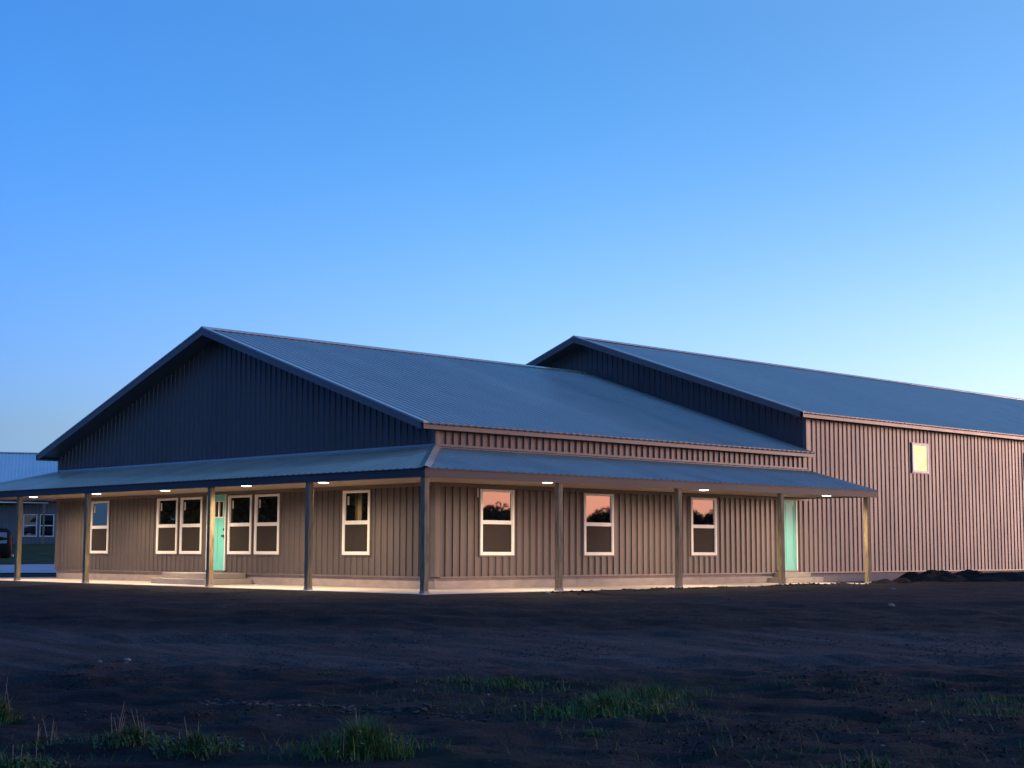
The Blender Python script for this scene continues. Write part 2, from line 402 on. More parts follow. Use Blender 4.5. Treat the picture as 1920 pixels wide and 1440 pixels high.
# ------------------------------------------------------------------ windows and doors (local: u across, z up, n outwards)
def frame_mesh(wd, z0, z1, rail=True, sw=.075, tw=.055, bw=.075, two=True):
    m = MB(); d0, d1 = -.03, .052
    m.box(0, sw, d0, d1, z0, z1); m.box(wd-sw, wd, d0, d1, z0, z1)
    m.box(sw, wd-sw, d0, d1-.002, z1-tw, z1); m.box(sw, wd-sw, d0, d1+.004, z0, z0+bw)
    if two:
        zm = (z0+z1)/2; m.box(sw, wd-sw, d0, d1-.008, zm-.038, zm+.038)
    return m
def add_window(parent, origin, uaxis, naxis, u0, u1, z0, z1, label=None, sticker=False, two=True, lit=False, sill=False, dark=False, tall_screen=True):
    """origin + u*uaxis + n*naxis ; meshes have x=u, y=n"""
    U, N = Vector(uaxis), Vector(naxis); wd = u1-u0
    M = Matrix(((U.x, N.x, 0), (U.y, N.y, 0), (0, 0, 1))).to_4x4()
    flip = M.determinant() < 0
    def put(name, mb, ms, par, base, **k):
        me = mb.mesh(name, *(ms if isinstance(ms, list) else [ms]), **k); me.transform(M)
        if flip: me.flip_normals()
        return link(name, me, par, base)
    base = Vector(origin) + U*u0
    f = put('window', frame_mesh(wd, z0, z1, two=two), M_TRIM if dark else M_WHITE, parent, base, bevel=.006)
    if label: f['label'] = label
    zm = (z0+z1)/2; sw = .075
    g = MB()
    if two:
        g.box(sw-.01, wd-sw+.01, -.012, .012, zm+.03, z1-.045); put('pane', g, M_GLASS, f, (0, 0, 0))
        s = MB().box(sw-.01, wd-sw+.01, -.004, .026, z0+.065, zm-.03); put('screen', s, M_SCREEN, f, (0, 0, 0))
        # sash inside edge
        for a_, c_, y0_, y1_, tk in ((zm+.038, z1-.055, .012, .034, .018), (z0+.075, zm-.038, .026, .038, .014)):
            b0, b1, i0, i1 = sw, wd-sw, sw+tk, wd-sw-tk; e = MB(); n0 = 0
            for yy in (y0_, y1_): e.v += [(b0, yy, a_), (b1, yy, a_), (b1, yy, c_), (b0, yy, c_), (i0, yy, a_+tk*.6), (i1, yy, a_+tk*.6), (i1, yy, c_-tk*.6), (i0, yy, c_-tk*.6)]
            for k_ in range(4):
                j_ = (k_+1) % 4
                e.f += [(8+k_, 8+j_, 12+j_, 12+k_), (k_, 4+k_, 4+j_, j_), (4+k_, 12+k_, 12+j_, 4+j_), (k_, j_, 8+j_, 8+k_)]; e.m += [0]*4
            put('sash', e, M_WHITE, f, (0, 0, 0))
        if sticker:
            t = MB().box(sw+.085, sw+.155, .0125, .0145, z1-.36, z1-.14); put('sticker', t, M_STICK, f, (0, 0, 0))
    else:
        g.box(sw-.01, wd-sw+.01, -.012, .012, z0+.065, z1-.045); put('pane', g, M_LIT if lit else M_GLASS, f, (0, 0, 0))
    j = MB()                                             # dark channel round the opening
    j.box(-.028, -.002, -.02, .034, z0-.028, z1+.028); j.box(wd+.002, wd+.028, -.02, .034, z0-.028, z1+.028)
    j.box(-.002, wd+.002, -.02, .034, z1+.002, z1+.028); j.box(-.002, wd+.002, -.02, .034, z0-.028, z0-.002)
    put('channel', j, M_TRIM, f, (0, 0, 0))
    return f
def add_door(parent, origin, uaxis, naxis, u0, u1, z0, z1, knob_right, lites):
    U, N = Vector(uaxis), Vector(naxis); wd = u1-u0
    M = Matrix(((U.x, N.x, 0), (U.y, N.y, 0), (0, 0, 1))).to_4x4(); flip = M.determinant() < 0
    base = Vector(origin) + U*u0
    def put(name, mb, ms, par, loc=(0, 0, 0), **k):
        me = mb.mesh(name, ms, **k); me.transform(M)
        if flip: me.flip_normals()
        return link(name, me, par, loc)
    d = MB(); zt = z1
    # slab with rails, stiles and two sunken vertical panels
    if lites:
        l0, l1 = z1-.60, z1-.18
        d.box(0, .10, -.02, .02, z0, z1); d.box(wd-.10, wd, -.02, .02, z0, z1)
        d.box(.10, wd-.10, -.02, .02, l1, z1); d.box(.10, wd-.10, -.02, .02, l0-.11, l0); zt = l0-.11
    else:
        d.box(0, .10, -.02, .02, z0, z1); d.box(wd-.10, wd, -.02, .02, z0, z1); d.box(.10, wd-.10, -.02, .02, z1-.14, z1); zt = z1-.14
    d.box(.10, wd-.10, -.02, .02, z0, z0+.2)
    d.box(wd/2-.04, wd/2+.04, -.02, .018, z0+.2, zt)
    d.box(.10, wd-.10, -.02, .009, z0+.2, zt)
    if lites: d.box(.10, wd-.10, -.02, -.01, l0, l1)
    o = put('door', d, M_MINT, parent, base)
    if lites:
        f = MB(); gw = (wd-.20)
        f.box(.08, wd-.08, .021, .034, l1, l1+.025); f.box(.08, wd-.08, .021, .034, l0-.025, l0)
        f.box(.08, .105, .021, .034, l0, l1); f.box(wd-.105, wd-.08, .021, .034, l0, l1)
        for k in (1, 2): c = .10+gw*k/3; f.box(c-.028, c+.028, .0, .033, l0, l1)
        put('lite_frame', f, M_WHITE, o)
        for k in range(3):
            a = .10+gw*k/3; put('pane', MB().box(a+.029 if k else a+.006, a+gw/3-(.029 if k < 2 else .006), -.006, .006, l0+.002, l1-.002), M_GLASS, o)
    kx = wd-.055 if knob_right else .055
    k = MB(); k.lathe([(0, 0), (.033, 0), (.033, .008), (.014, .012), (.014, .04), (.03, .048), (.032, .062), (.02, .074), (0, .076)], n=14)
    me = k.mesh('handle', M_BLACK, smooth=True); me.transform(Matrix.Rotation(-math.pi/2, 4, 'X')); me.transform(Matrix.Translation((kx, .021, z0+.95))); me.transform(M)
    link('handle', me, o)
    k = MB(); k.lathe([(0, 0), (.03, 0), (.03, .018), (0, .02)], n=14)
    me = k.mesh('deadbolt', M_BLACK); me.transform(Matrix.Rotation(-math.pi/2, 4, 'X')); me.transform(Matrix.Translation((kx, .021, z0+1.13))); me.transform(M)
    link('deadbolt', me, o)
    c = MB(); c.box(-.05, -.004, -.03, .046, z0, z1+.045); c.box(wd+.004, wd+.05, -.03, .046, z0, z1+.045); c.box(-.004, wd+.004, -.03, .044, z1+.004, z1+.045)
    put('casing', c, M_WHITE, o); put('threshold', MB().box(-.05, wd+.05, -.03, .07, z0-.045, z0-.003), M_TRIM, o)
    return o

# ------------------------------------------------------------------ front barn
BW, BL = 18.332, 15.04; XR = -BW/2
ZS, ZP = .30, 3.373
D, ZFT, ZFB = 2.474, 2.692, 2.502
E1, R1, ZET, ZEB, ZR = .317, .618, 3.917, 3.758, 7.107
ZSF = 2.530            # porch soffit
TH = math.atan2(ZR-ZET, BW/2+E1)
barn = empty('barn', (XR, 0, 0), label='nearest taupe metal barn with wraparound porch, mint doors and dark gabled roof', cat='building')
BOFF = Vector((XR, 0, 0))
class Shift:      # parent at an Empty that is not at the origin
    pass
def adopt(parent, before):
    pl = parent.matrix_world.translation if parent.matrix_world.translation.length else parent.location
    for o in list(COL.objects):
        if o in before: continue
        if o.parent is parent: o.location = Vector(o.location) - Vector(parent.location)
_before = set(COL.objects)
FW = [(-16.142, -15.042), (-12.278, -11.171), (-11.016, -9.897), (-8.596, -7.474), (-7.324, -6.201), (-3.483, -2.396)]
SW_ = [(1.430, 2.577), (5.103, 6.243), (9.456, 10.581)]
WZ0, WZ1 = .802, 2.411; DZ0, DZ1 = .354, 2.434
FD = (-9.600, -8.757); SD = (13.514, 14.403)
fops = [(a-.004, b+.004, WZ0, WZ1) for a, b in FW] + [(FD[0]-.05, FD[1]+.05, ZS, DZ1+.045)]
sops = [(a-.004, b+.004, WZ0, WZ1) for a, b in SW_] + [(SD[0]-.05, SD[1]+.05, ZS, DZ1+.045)]
def roof_under(x): return ZR - .12 - abs(x-XR)*math.tan(TH)
# solid wall cores, with pockets behind the openings
w = MB()
w.prism([(-BW+.03, .05, ZS-.02), (-.03, .05, ZS-.02), (-.03, .05, roof_under(0)-.02), (XR, .05, ZR-.16), (-BW+.03, .05, roof_under(-BW)-.02)], (0, BL-.06, 0))
w.build('wall', M_SIDING, barn)
panels(barn, 'wall_panel', M_SIDING, (0, 0, 0), (1, 0, 0), (0, 0, 1), (0, -1, 0), -BW, 0, lambda s: ZS, roof_under, fops, (XR,), phase=-.33)
panels(barn, 'wall_panel', M_SIDING, (0, 0, 0), (0, 1, 0), (0, 0, 1), (1, 0, 0), 0, BL, lambda s: ZS, lambda s: ZEB+.02, sops, (), phase=.33)
panels(barn, 'wall_panel', M_SIDING, (-BW, 0, 0), (0, 1, 0), (0, 0, 1), (-1, 0, 0), 0, BL, lambda s: ZS, lambda s: ZEB+.02, (), (), phase=.33)
for n_, (a, b) in enumerate(FW):
    add_window(barn, (0, 0, 0), (1, 0, 0), (0, -1, 0), a, b, WZ0, WZ1, sticker=True)
for a, b in SW_: add_window(barn, (0, 0, 0), (0, 1, 0), (1, 0, 0), a, b, WZ0, WZ1)
add_door(barn, (0, 0, 0), (1, 0, 0), (0, -1, 0), *FD, DZ0, DZ1, True, True)
add_door(barn, (0, 0, 0), (0, 1, 0), (1, 0, 0), *SD, DZ0, DZ1, False, False)
# corner trims, base trim, header trim
t = MB(); t.box(-.11, .034, -.034, -.002, ZS-.01, 3.9); t.box(.002, .034, -.002, .12, ZS-.01, 3.79); t.build('corner_trim', M_TRIM, barn, bevel=.004)
t = MB(); t.box(-BW-.034, -BW+.11, -.034, -.002, ZS-.01, 3.9); t.box(-BW-.034, -BW-.002, -.002, .12, ZS-.01, 3.79); t.build('corner_trim', M_TRIM, barn, bevel=.004)
for x0, x1 in ((-BW+.11, FD[0]-.05), (FD[1]+.05, -.11)):
    MB().box(x0, x1, -.042, .0, ZS-.035, ZS+.002).build('base_trim', M_TRIM, barn)
for y0, y1 in ((.12, SD[0]-.05), (SD[1]+.05, BL)):
    MB().box(0, .042, y0, y1, ZS-.035, ZS+.002).build('base_trim', M_TRIM, barn)
MB().box(-BW+.11, -.11, -.05, -.0, ZSF-.085, ZSF-.004).build('frieze_trim', M_TRIM, barn)
MB().box(0, .05, .12, BL, ZSF-.085, ZSF-.004).build('frieze_trim', M_TRIM, barn)
# foundation pieces with joints
fx = [-BW+.02, -13.6, -9.0, -3.02, -.02]
for a, b in zip(fx, fx[1:]): MB().box(a+.005, b-.005, .02, .3, -.5, ZS-.03).build('foundation', M_FOUND, barn)
fy = [.02, 4.9, 9.9, BL]
for a, b in zip(fy, fy[1:]): MB().box(-.3, -.02, a+.005, b-.005, -.5, ZS-.03).build('foundation', M_FOUND, barn)
MB().box(-BW+.02, -BW+.3, .3, BL, -.5, ZS-.03).build('foundation', M_FOUND, barn)
# main roof
ct, stt = math.cos(TH), math.sin(TH); SL = (BW/2+E1)/ct + .03
panels(barn, 'roof_panel', M_ROOF, (XR, 0, ZR-.045), (0, 1, 0), (ct, 0, -stt), (stt, 0, ct), -R1, BL, lambda s: .0, lambda s: SL, phase=.03, h=.032, w=.11, top=.045)
panels(barn, 'roof_panel', M_ROOF, (XR, 0, ZR-.045), (0, 1, 0), (-ct, 0, -stt), (-stt, 0, ct), -R1, BL, lambda s: .0, lambda s: SL, phase=.03, h=.032, w=.11, top=.045)
def gable_roof_parts(parent, xr, half, e, yf, yb, zr, zet, zeb, th, ov, yend_cap=True):
    tn = math.tan(th); x1 = half+e
    for sg in (1, -1):
        # deck under the sheets
        MB().prism([(xr, yf+.02, zr-.06), (xr+sg*(x1-.03), yf+.02, zet-.05), (xr+sg*(x1-.03), yf+.02, zet-.10), (xr, yf+.02, zr-.13)], (0, yb-yf-.04, 0)).build('roof_deck', M_TRIM, parent)
        # rake board
        MB().prism([(xr, yf, zr-.01), (xr+sg*x1, yf, zet-.005), (xr+sg*x1, yf, zeb), (xr+sg*(x1-.1), yf, zeb), (xr+sg*(x1-.1), yf, zet-.20+.033), (xr, yf, zr-.22)], (0, -.03, 0)).build('rake_board', M_TRIM, parent)
        MB().prism([(xr, yf-.045, zr+.012), (xr+sg*(x1+.01), yf-.045, zet+.012), (xr+sg*(x1+.01), yf-.045, zet-.03), (xr, yf-.045, zr-.03)], (0, .14, 0)).build('rake_trim', M_ROOF, parent)
        # rake soffit, follows the slope
        MB().prism([(xr, yf, zr-.17), (xr+sg*(x1-.1), yf, zr-.17-(x1-.1)*tn), (xr+sg*(x1-.1), yf, zr-.19-(x1-.1)*tn), (xr, yf, zr-.19)], (0, ov+.01, 0)).build('rake_soffit', M_TRIM, parent)
        # eave soffit and gutter
        a, b = sorted((xr+sg*half, xr+sg*(x1-.10)))
        MB().box(a, b, yf, yb, zeb+.012, zeb+.03).build('eave_soffit', M_TRIM, parent)
        X = lambda d: xr+sg*(x1-.10+d)
        g = MB().prism([(X(0), yf-.03, zet-.004), (X(0), yf-.03, zeb), (X(.072), yf-.03, zeb), (X(.078), yf-.03, zet-.055), (X(.10), yf-.03, zet-.035), (X(.10), yf-.03, zet-.004)], (0, yb-yf+.03, 0))
        g.build('gutter', M_TRIM, parent)
    c = MB(); c.prism([(xr-.16, yf-.05, zr-.16*tn+.012), (xr, yf-.05, zr+.03), (xr+.16, yf-.05, zr-.16*tn+.012), (xr+.16, yf-.05, zr-.16*tn-.004), (xr, yf-.05, zr+.012), (xr-.16, yf-.05, zr-.16*tn-.004)], (0, yb-yf+.05, 0))
    c.build('ridge_cap', M_ROOF, parent)
gable_roof_parts(barn, XR, BW/2, E1, -R1, BL, ZR, ZET, ZEB, TH, R1)
# porch roof
PT = math.atan2(ZP-ZFT, D); cp_, sp_ = math.cos(PT), math.sin(PT)
zt0 = ZP-.012
panels(barn, 'porch_roof_panel', M_ROOF, (0, 0, zt0), (1, 0, 0), (0, -cp_, -sp_), (0, -sp_, cp_), -BW-D, D,
       lambda s: max(0, s, -BW-s)/cp_, lambda s: (D+.02)/cp_, (), (-BW, 0), phase=-.33, h=.028, w=.10, top=.04)
panels(barn, 'porch_roof_panel', M_ROOF, (0, 0, zt0), (0, 1, 0), (cp_, 0, -sp_), (sp_, 0, cp_), -D, BL,
       lambda s: max(0, -s)/cp_, lambda s: (D+.02)/cp_, (), (0,), phase=.03, h=.028, w=.10, top=.04)
panels(barn, 'porch_roof_panel', M_ROOF, (-BW, 0, zt0), (0, 1, 0), (-cp_, 0, -sp_), (-sp_, 0, cp_), -D, BL,
       lambda s: max(0, -s)/cp_, lambda s: (D+.02)/cp_, (), (0,), phase=.03, h=.028, w=.10, top=.04)
for sx, x0 in ((1, 0), (-1, -BW)):      # hip caps
    c = MB(); n_ = 0
    A = Vector((x0+sx*.0, 0, ZP+.02)); B = Vector((x0+sx*(D+.03), -D-.03, ZFT+.02))
    side = Vector((sx*1, 1, 0)).normalized()
    c.prism([A+side*.13-Vector((0, 0, .02)), A+Vector((0, 0, .035)), A-side*.13-Vector((0, 0, .02)), A-side*.13-Vector((0, 0, .035)), A+Vector((0, 0, .02)), A+side*.13-Vector((0, 0, .035))], B-A)
    c.build('hip_cap', M_ROOF, barn)
f = MB(); f.prism([(0, 0, ZP+.07), (.034, 0, ZP+.07), (.04, 0, ZP+.02), (.15, 0, ZP-.012), (.15, 0, ZP-.03), (0, 0, ZP-.01)], (0, BL, 0)); f.build('wall_flashing', M_TRIM, barn)
f = MB(); f.prism([(0, 0, ZP+.07), (0, -.034, ZP+.07), (0, -.04, ZP+.02), (0, -.15, ZP-.012), (0, -.15, ZP-.03), (0, 0, ZP-.01)], (-BW, 0, 0)); f.build('wall_flashing', M_ROOF, barn)
M_FASCIA = mat('dark_fascia', (.085, .072, .068), .6, .12, .7, .001, 3, .3)  # porch fascia base colour, darker than the taupe trim
# fascias with drip edge
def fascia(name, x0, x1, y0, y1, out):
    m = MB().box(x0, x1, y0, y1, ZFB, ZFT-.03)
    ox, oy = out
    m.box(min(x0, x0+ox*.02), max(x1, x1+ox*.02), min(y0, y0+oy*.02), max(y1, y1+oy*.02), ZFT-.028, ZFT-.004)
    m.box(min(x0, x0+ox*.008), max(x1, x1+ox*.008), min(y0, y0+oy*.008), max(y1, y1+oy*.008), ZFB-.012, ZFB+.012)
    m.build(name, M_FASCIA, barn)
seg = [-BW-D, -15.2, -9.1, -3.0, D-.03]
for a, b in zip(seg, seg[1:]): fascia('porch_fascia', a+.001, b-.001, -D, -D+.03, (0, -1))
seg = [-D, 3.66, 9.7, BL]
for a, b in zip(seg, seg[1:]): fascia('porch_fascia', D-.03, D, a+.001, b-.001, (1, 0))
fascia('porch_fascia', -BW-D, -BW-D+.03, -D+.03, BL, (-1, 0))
for x0 in (0, -BW):
    sx = 1 if x0 == 0 else -1
    MB().prism([(x0, BL-.01, ZP-.05), (x0+sx*D, BL-.01, ZFT-.05), (x0+sx*D, BL-.01, ZFB), (x0, BL-.01, ZFB)], (0, .02, 0)).build('porch_end_board', M_TRIM, barn)
# porch soffit boards
MB().box(-BW-D+.03, D-.03, -D+.03, -.001, ZSF, ZSF+.02).build('porch_soffit', M_SOFFIT, barn)
MB().box(.001, D-.03, 0.001, BL-.02, ZSF, ZSF+.02).build('porch_soffit', M_SOFFIT, barn)
MB().box(-BW-D+.03, -BW-.001, 0.001, BL-.02, ZSF, ZSF+.02).build('porch_soffit', M_SOFFIT, barn)
# porch posts
pm = MB().box(-.07, .07, -.07, .07, .045, ZSF-.002).mesh('porch_post', M_WOOD, bevel=.008)
pbm = MB().box(-.078, .078, -.078, .078, .001, .05).mesh('post_base', M_GALV, bevel=.004)
PX = D-.02-.07
posts = [(PX, -PX)] + [(PX, y) for y in (1.751, 6.084, 10.419, 14.60)] + [(x, -PX) for x in (-1.737, -5.861, -12.088, -16.170)] + \
        [(-BW-PX, -PX)] + [(-BW-PX, y) for y in (1.751, 6.084, 10.419, 14.60)]
for k, (x, y) in enumerate(posts):
    p = link('porch_post', pm, barn, (x, y, 0), (0, 0, (k % 4)*math.pi/2)); link('post_base', pbm, p)
# small hanging strap by the first side window
MB().box(.03, .045, 1.335, 1.36, 2.2, 2.42).build('hanging_strap', M_WHITE, barn)
adopt(barn, _before)

# ------------------------------------------------------------------ rear barn, taller
L2 = 46.0; Y2 = BL; E2, R2, ZE2T, ZR2 = .368, .618, 5.111, 8.329; ZE2B = 4.95
TH2 = math.atan2(ZR2-ZE2T, BW/2+E2)
barn2 = empty('barn', (XR, Y2, 0), label='taller taupe metal barn with a lit window high on its wall, behind the porch barn', cat='building')
_before = set(COL.objects)
def roof_under2(x): return ZR2 - .12 - abs(x-XR)*math.tan(TH2)
w = MB(); w.prism([(-BW+.03, Y2+.05, ZS-.02), (-.03, Y2+.05, ZS-.02), (-.03, Y2+.05, roof_under2(0)-.02), (XR, Y2+.05, ZR2-.16), (-BW+.03, Y2+.05, roof_under2(-BW)-.02)], (0, L2-.1, 0))
w.build('wall', M_SIDING, barn2)
W2 = [(20.97, 21.98, 3.53, 4.50), (28.66, 29.68, 3.53, 4.50)]
panels(barn2, 'wall_panel', M_SIDING, (0, 0, 0), (0, 1, 0), (0, 0, 1), (1, 0, 0), Y2, Y2+L2, lambda s: ZS, lambda s: ZE2B+.02, [(a-.004, b+.004, c, d_) for a, b, c, d_ in W2], (), phase=15.36, h=.021, w=.042, top=.022)
panels(barn2, 'wall_panel', M_SIDING, (-BW, 0, 0), (0, 1, 0), (0, 0, 1), (-1, 0, 0), Y2, Y2+L2, lambda s: ZS, lambda s: ZE2B+.02, (), (), phase=15.36)
panels(barn2, 'wall_panel', M_SIDING, (0, Y2-.004, 0), (1, 0, 0), (0, 0, 1), (0, -1, 0), -BW, 0, lambda s: max(ZS, ZR-.25-abs(s-XR)*math.tan(TH)), roof_under2, (), (XR,), phase=-.33)
panels(barn2, 'wall_panel', M_SIDING, (0, Y2+L2, 0), (1, 0, 0), (0, 0, 1), (0, 1, 0), -BW, 0, lambda s: ZS, roof_under2, (), (XR,), phase=-.33)
f = add_window(barn2, (0, 0, 0), (0, 1, 0), (1, 0, 0), *W2[0], two=False, lit=True); f['label'] = 'small square window glowing yellow'
f = add_window(barn2, (0, 0, 0), (0, 1, 0), (1, 0, 0), *W2[1], two=False, dark=True); f['label'] = 'small unlit window with taupe frame'
t = MB(); t.box(.002, .036, Y2+.0, Y2+.15, 3.9, ZE2B+.02); t.box(-.11, .036, Y2-.038, Y2, 3.9, ZE2B+.1); t.build('corner_trim', M_TRIM, barn2, bevel=.004)
MB().box(0, .05, Y2, Y2+L2, ZS-.035, ZS+.002).build('base_trim', M_TRIM, barn2)
for k in range(9):
    a = Y2+k*5.1; MB().box(-.3, -.015, a+.006, min(a+5.1, Y2+L2)-.006, -.6, ZS-.03).build('foundation', M_FOUND, barn2)
ct2, st2 = math.cos(TH2), math.sin(TH2); SL2 = (BW/2+E2)/ct2+.03
for sg in (1, -1):
    panels(barn2, 'roof_panel', M_ROOF, (XR, 0, ZR2-.045), (0, 1, 0), (sg*ct2, 0, -st2), (sg*st2, 0, ct2), Y2-R2, Y2+L2+.4, lambda s: .0, lambda s: SL2, phase=.03, h=.022, w=.10, top=.045)
gable_roof_parts(barn2, XR, BW/2, E2, Y2-R2, Y2+L2+.4, ZR2, ZE2T, ZE2B, TH2, R2)
adopt(barn2, _before)

# ------------------------------------------------------------------ slab and steps
SX0, SX1, SY0 = -BW-2.62, 2.60, -2.62
xs_ = [SX0, -16.3, -12.1, -7.9, -3.7, 0.0, SX1]
k = 0
for a, b in zip(xs_, xs_[1:]):
    o = MB().box(a+.004, b-.004, SY0, .018, -.14, 0).build('porch_slab', M_CONC, bevel=.006); tag(o, kind='structure')
ys_ = [.02, 3.9, 8.2, 12.5, BL+.05]
for a, b in zip(ys_, ys_[1:]):
    tag(MB().box(-.018, SX1, a+.004, b-.004, -.14, 0).build('porch_slab', M_CONC, bevel=.006), kind='structure')
    tag(MB().box(SX0, -BW+.018, a+.004, b-.004, -.14, 0).build('porch_slab', M_CONC, bevel=.006), kind='structure')
st = empty('door_steps', (-8.87, -.6, 0), label='two low concrete steps below the mint door with three small lites', cat='steps')
MB().box(-10.1+8.87, -7.43+8.87, -.9, .59, .001, .15).build('step', M_STEP, st, bevel=.01)
MB().box(-10.02+8.87, -7.72+8.87, -.6, .59, .151, .30).build('step', M_STEP, st, bevel=.01)
st = empty('door_steps', (.33, 13.95, 0), label='two low concrete steps at the side door near the far porch end', cat='steps')
MB().box(-.33, .65-.33, 13.0-13.95, 14.88-13.95, .001, .15).build('step', M_STEP, st, bevel=.01)
MB().box(-.33, .40-.33, 13.28-13.95, 14.60-13.95, .151, .30).build('step', M_STEP, st, bevel=.01)

# ------------------------------------------------------------------ porch lamps
lm_h = MB().lathe([(.0, .0), (.15, .0), (.155, -.006), (.15, -.014), (.132, -.016), (.131, -.008), (0, -.008)], n=28).mesh('lamp_ring', M_WHITE)
lm_l = MB().lathe([(.130, -.012), (.11, -.020), (.07, -.025), (.04, -.027), (.001, -.028)], n=28).mesh('lamp_lens', M_LENS, smooth=True)
SPOT = bpy.data.lights.new('lamp_light', 'SPOT'); SPOT.energy = LAMP*10; SPOT.color = (1, .74, .48); SPOT.spot_size = RAD(172); SPOT.spot_blend = .75; SPOT.shadow_soft_size = .10
lamps = [(-16.67, -1.70, 'round porch lamp between the two leftmost posts of the front porch'),
         (-12.76, -1.75, 'round porch lamp just right of the second post from the left'),
         (-9.13, -1.72, 'round porch lamp left of the mint door, above the paired windows'),
         (-4.89, -2.0, 'round porch lamp right of the mint front door'),
         (-1.91, -1.85, 'round porch lamp nearest the porch corner, left of the single window'),
         (2.0, 1.77, 'round porch lamp by the first post along the side porch'),
         (1.87, 7.76, 'round porch lamp above the farthest window of the side porch'),
         (1.83, 13.4, 'round porch lamp at the far end of the side porch, right of the side door')]
for x, y, lab in lamps:
    o = empty('porch_lamp', (x, y, ZSF-.001), label=lab, cat='lamp', group='round lamps in the porch soffit')
    link('lamp_ring', lm_h, o); link('lamp_lens', lm_l, o)
    s = bpy.data.objects.new('lamp_light', SPOT); COL.objects.link(s); s.parent = o; s.location = (0, 0, -.05)

# ------------------------------------------------------------------ dirt mounds by the rear barn
def mound(cx, cy, rx, ry, h, rz, seed, label, flat=1.0):
    n = 56; m = MB(); zb = float(terrain(cx, cy)); vs = []
    for j in range(n+1):
        for i_ in range(n+1):
            u, v = i_/n*2-1, j/n*2-1; r = math.hypot(u, v)
            a = max(0, 1-r**1.6)
            wx, wy = cx+u*rx*math.cos(rz)-v*ry*math.sin(rz), cy+u*rx*math.sin(rz)+v*ry*math.cos(rz)
            nz = float(fbm(wx, wy, .8, seed, 4))
            z = min(a*(1+.9*nz), flat)*h + .07*nz*min(1, a*4) - (.12 if a < .02 else 0)
            m.v.append((wx-cx, wy-cy, z))
    for j in range(n):
        for i_ in range(n):
            a = j*(n+1)+i_; m.f.append((a, a+1, a+n+2, a+n+1)); m.m.append(0)
    o = m.build('dirt_mound', M_SOIL, None, (cx, cy, zb+.0), smooth=True)
    return tag(o, label=label, cat='dirt mound', group='heaps of dug soil along the rear barn')
mound(1.25, 20.0, 1.5, .95, .42, RAD(80), 5, 'tallest grey soil heap against the foundation, just right of the last porch post')
mound(1.5, 21.85, .95, .8, .36, RAD(60), 9, 'small soil heap touching the right side of the tallest one')
mound(2.6, 22.6, 1.9, .85, .33, RAD(80), 15, 'low flat-topped black soil heap in front of the rear barn foundation', .85)
mound(3.2, 26.6, 4.2, 1.0, .26, RAD(84), 19, 'long low black soil bank at the right edge of the view', .8)
mound(3.55, 13.6, .5, .3, .16, RAD(70), 25, 'small dark clod heap at the slab edge by the side steps')
mound(3.1, 15.2, .35, .22, .13, RAD(60), 29, 'tiny dark clod heap at the slab corner beside the last post')

# ------------------------------------------------------------------ far barn on its bank, van, drive
FDX = Vector((FX, FY, 0)); FL = Vector((FY, -FX, 0))      # away from the yard, and to the right as seen from it
def far(r, l, z=0): return Vector((CAM.x, CAM.y, 0)) + FDX*r + FL*l + Vector((0, 0, z))
frz = math.atan2(FL.y, FL.x)                                 # local x = right, local y = away
M_FARGLASS = glass('far_window_glass', -.04, (.006, .010, .018))
M_FARSID = mat('grey_steel_siding', (.12, .15, .17), .45, .05, 1, 0, 1, .4)
M_FARROOF = mat('pale_blue_roof_steel', (.44, .52, .50), .2, .05, .5, 0, 1, .6)
fbase = far(110, 0, 1.28)
fb = empty('barn', fbase, frz, label='distant grey barn on a grassy bank, seen through the left end of the porch', cat='building')
def fpart(name, mb, m, par=None, **k): return mb.build(name, m, par or fb, **k)
FB0, FB1, FDEP, FEZ, FRZ = -22.0, 2.6, 18.0, 3.05, 6.65
fpart('wall', MB().box(FB0, FB1, .05, FDEP, -.3, FEZ).prism([(FB0, .05, FEZ), (FB0, FDEP, FEZ), (FB0, FDEP/2, FRZ-.15)], (FB1-FB0, 0, 0)), M_FARSID)
fops_ = [(-.31, .60, .50, 2.02), (.76, 1.70, .50, 2.02), (-6.0, -5.1, .5, 2.02), (-9.5, -8.6, .5, 2.02), (-14, -13.1, .5, 2.02)]
panels(fb, 'wall_panel', M_FARSID, (0, 0, 0), (1, 0, 0), (0, 0, 1), (0, -1, 0), FB0, FB1, lambda s: 0.0, lambda s: FEZ, fops_, (), phase=.05, h=.03, w=.08, top=.04)
ft = math.atan2(FRZ-FEZ-.15, FDEP/2+.5)
for sg in (1, -1):
    y0 = FDEP/2
    panels(fb, 'roof_panel', M_FARROOF, (0, y0, FRZ), (1, 0, 0), (0, -sg*math.cos(ft), -math.sin(ft)), (0, -sg*math.sin(ft), math.cos(ft)), FB0-.4, FB1+.4, lambda s: 0.0, lambda s: (FDEP/2+.5)/math.cos(ft), phase=.05, h=.02)
fpart('ridge_cap', MB().prism([(FB0-.4, FDEP/2-.2, FRZ-.03), (FB0-.4, FDEP/2, FRZ+.06), (FB0-.4, FDEP/2+.2, FRZ-.03)], (FB1-FB0+.8, 0, 0)), M_ROOF)
fpart('fascia', MB().box(FB0-.4, FB1+.4, -.53, -.5, FEZ+.0, FEZ+.17), M_WHITE)
fpart('porch_roof', MB().prism([(FB0-.4, -.5, FEZ-.02), (1.25, -.5, FEZ-.02), (1.25, -1.5, FEZ-.16), (FB0-.4, -1.5, FEZ-.16)], (0, 0, -.03)), M_FARROOF)
fpart('porch_fascia', MB().box(FB0-.4, 1.25, -1.53, -1.5, FEZ-.33, FEZ-.16), M_WHITE)
fpart('porch_fascia', MB().box(1.25, FB1+.4, -.56, -.535, FEZ-.2, FEZ+.13), M_WHITE)
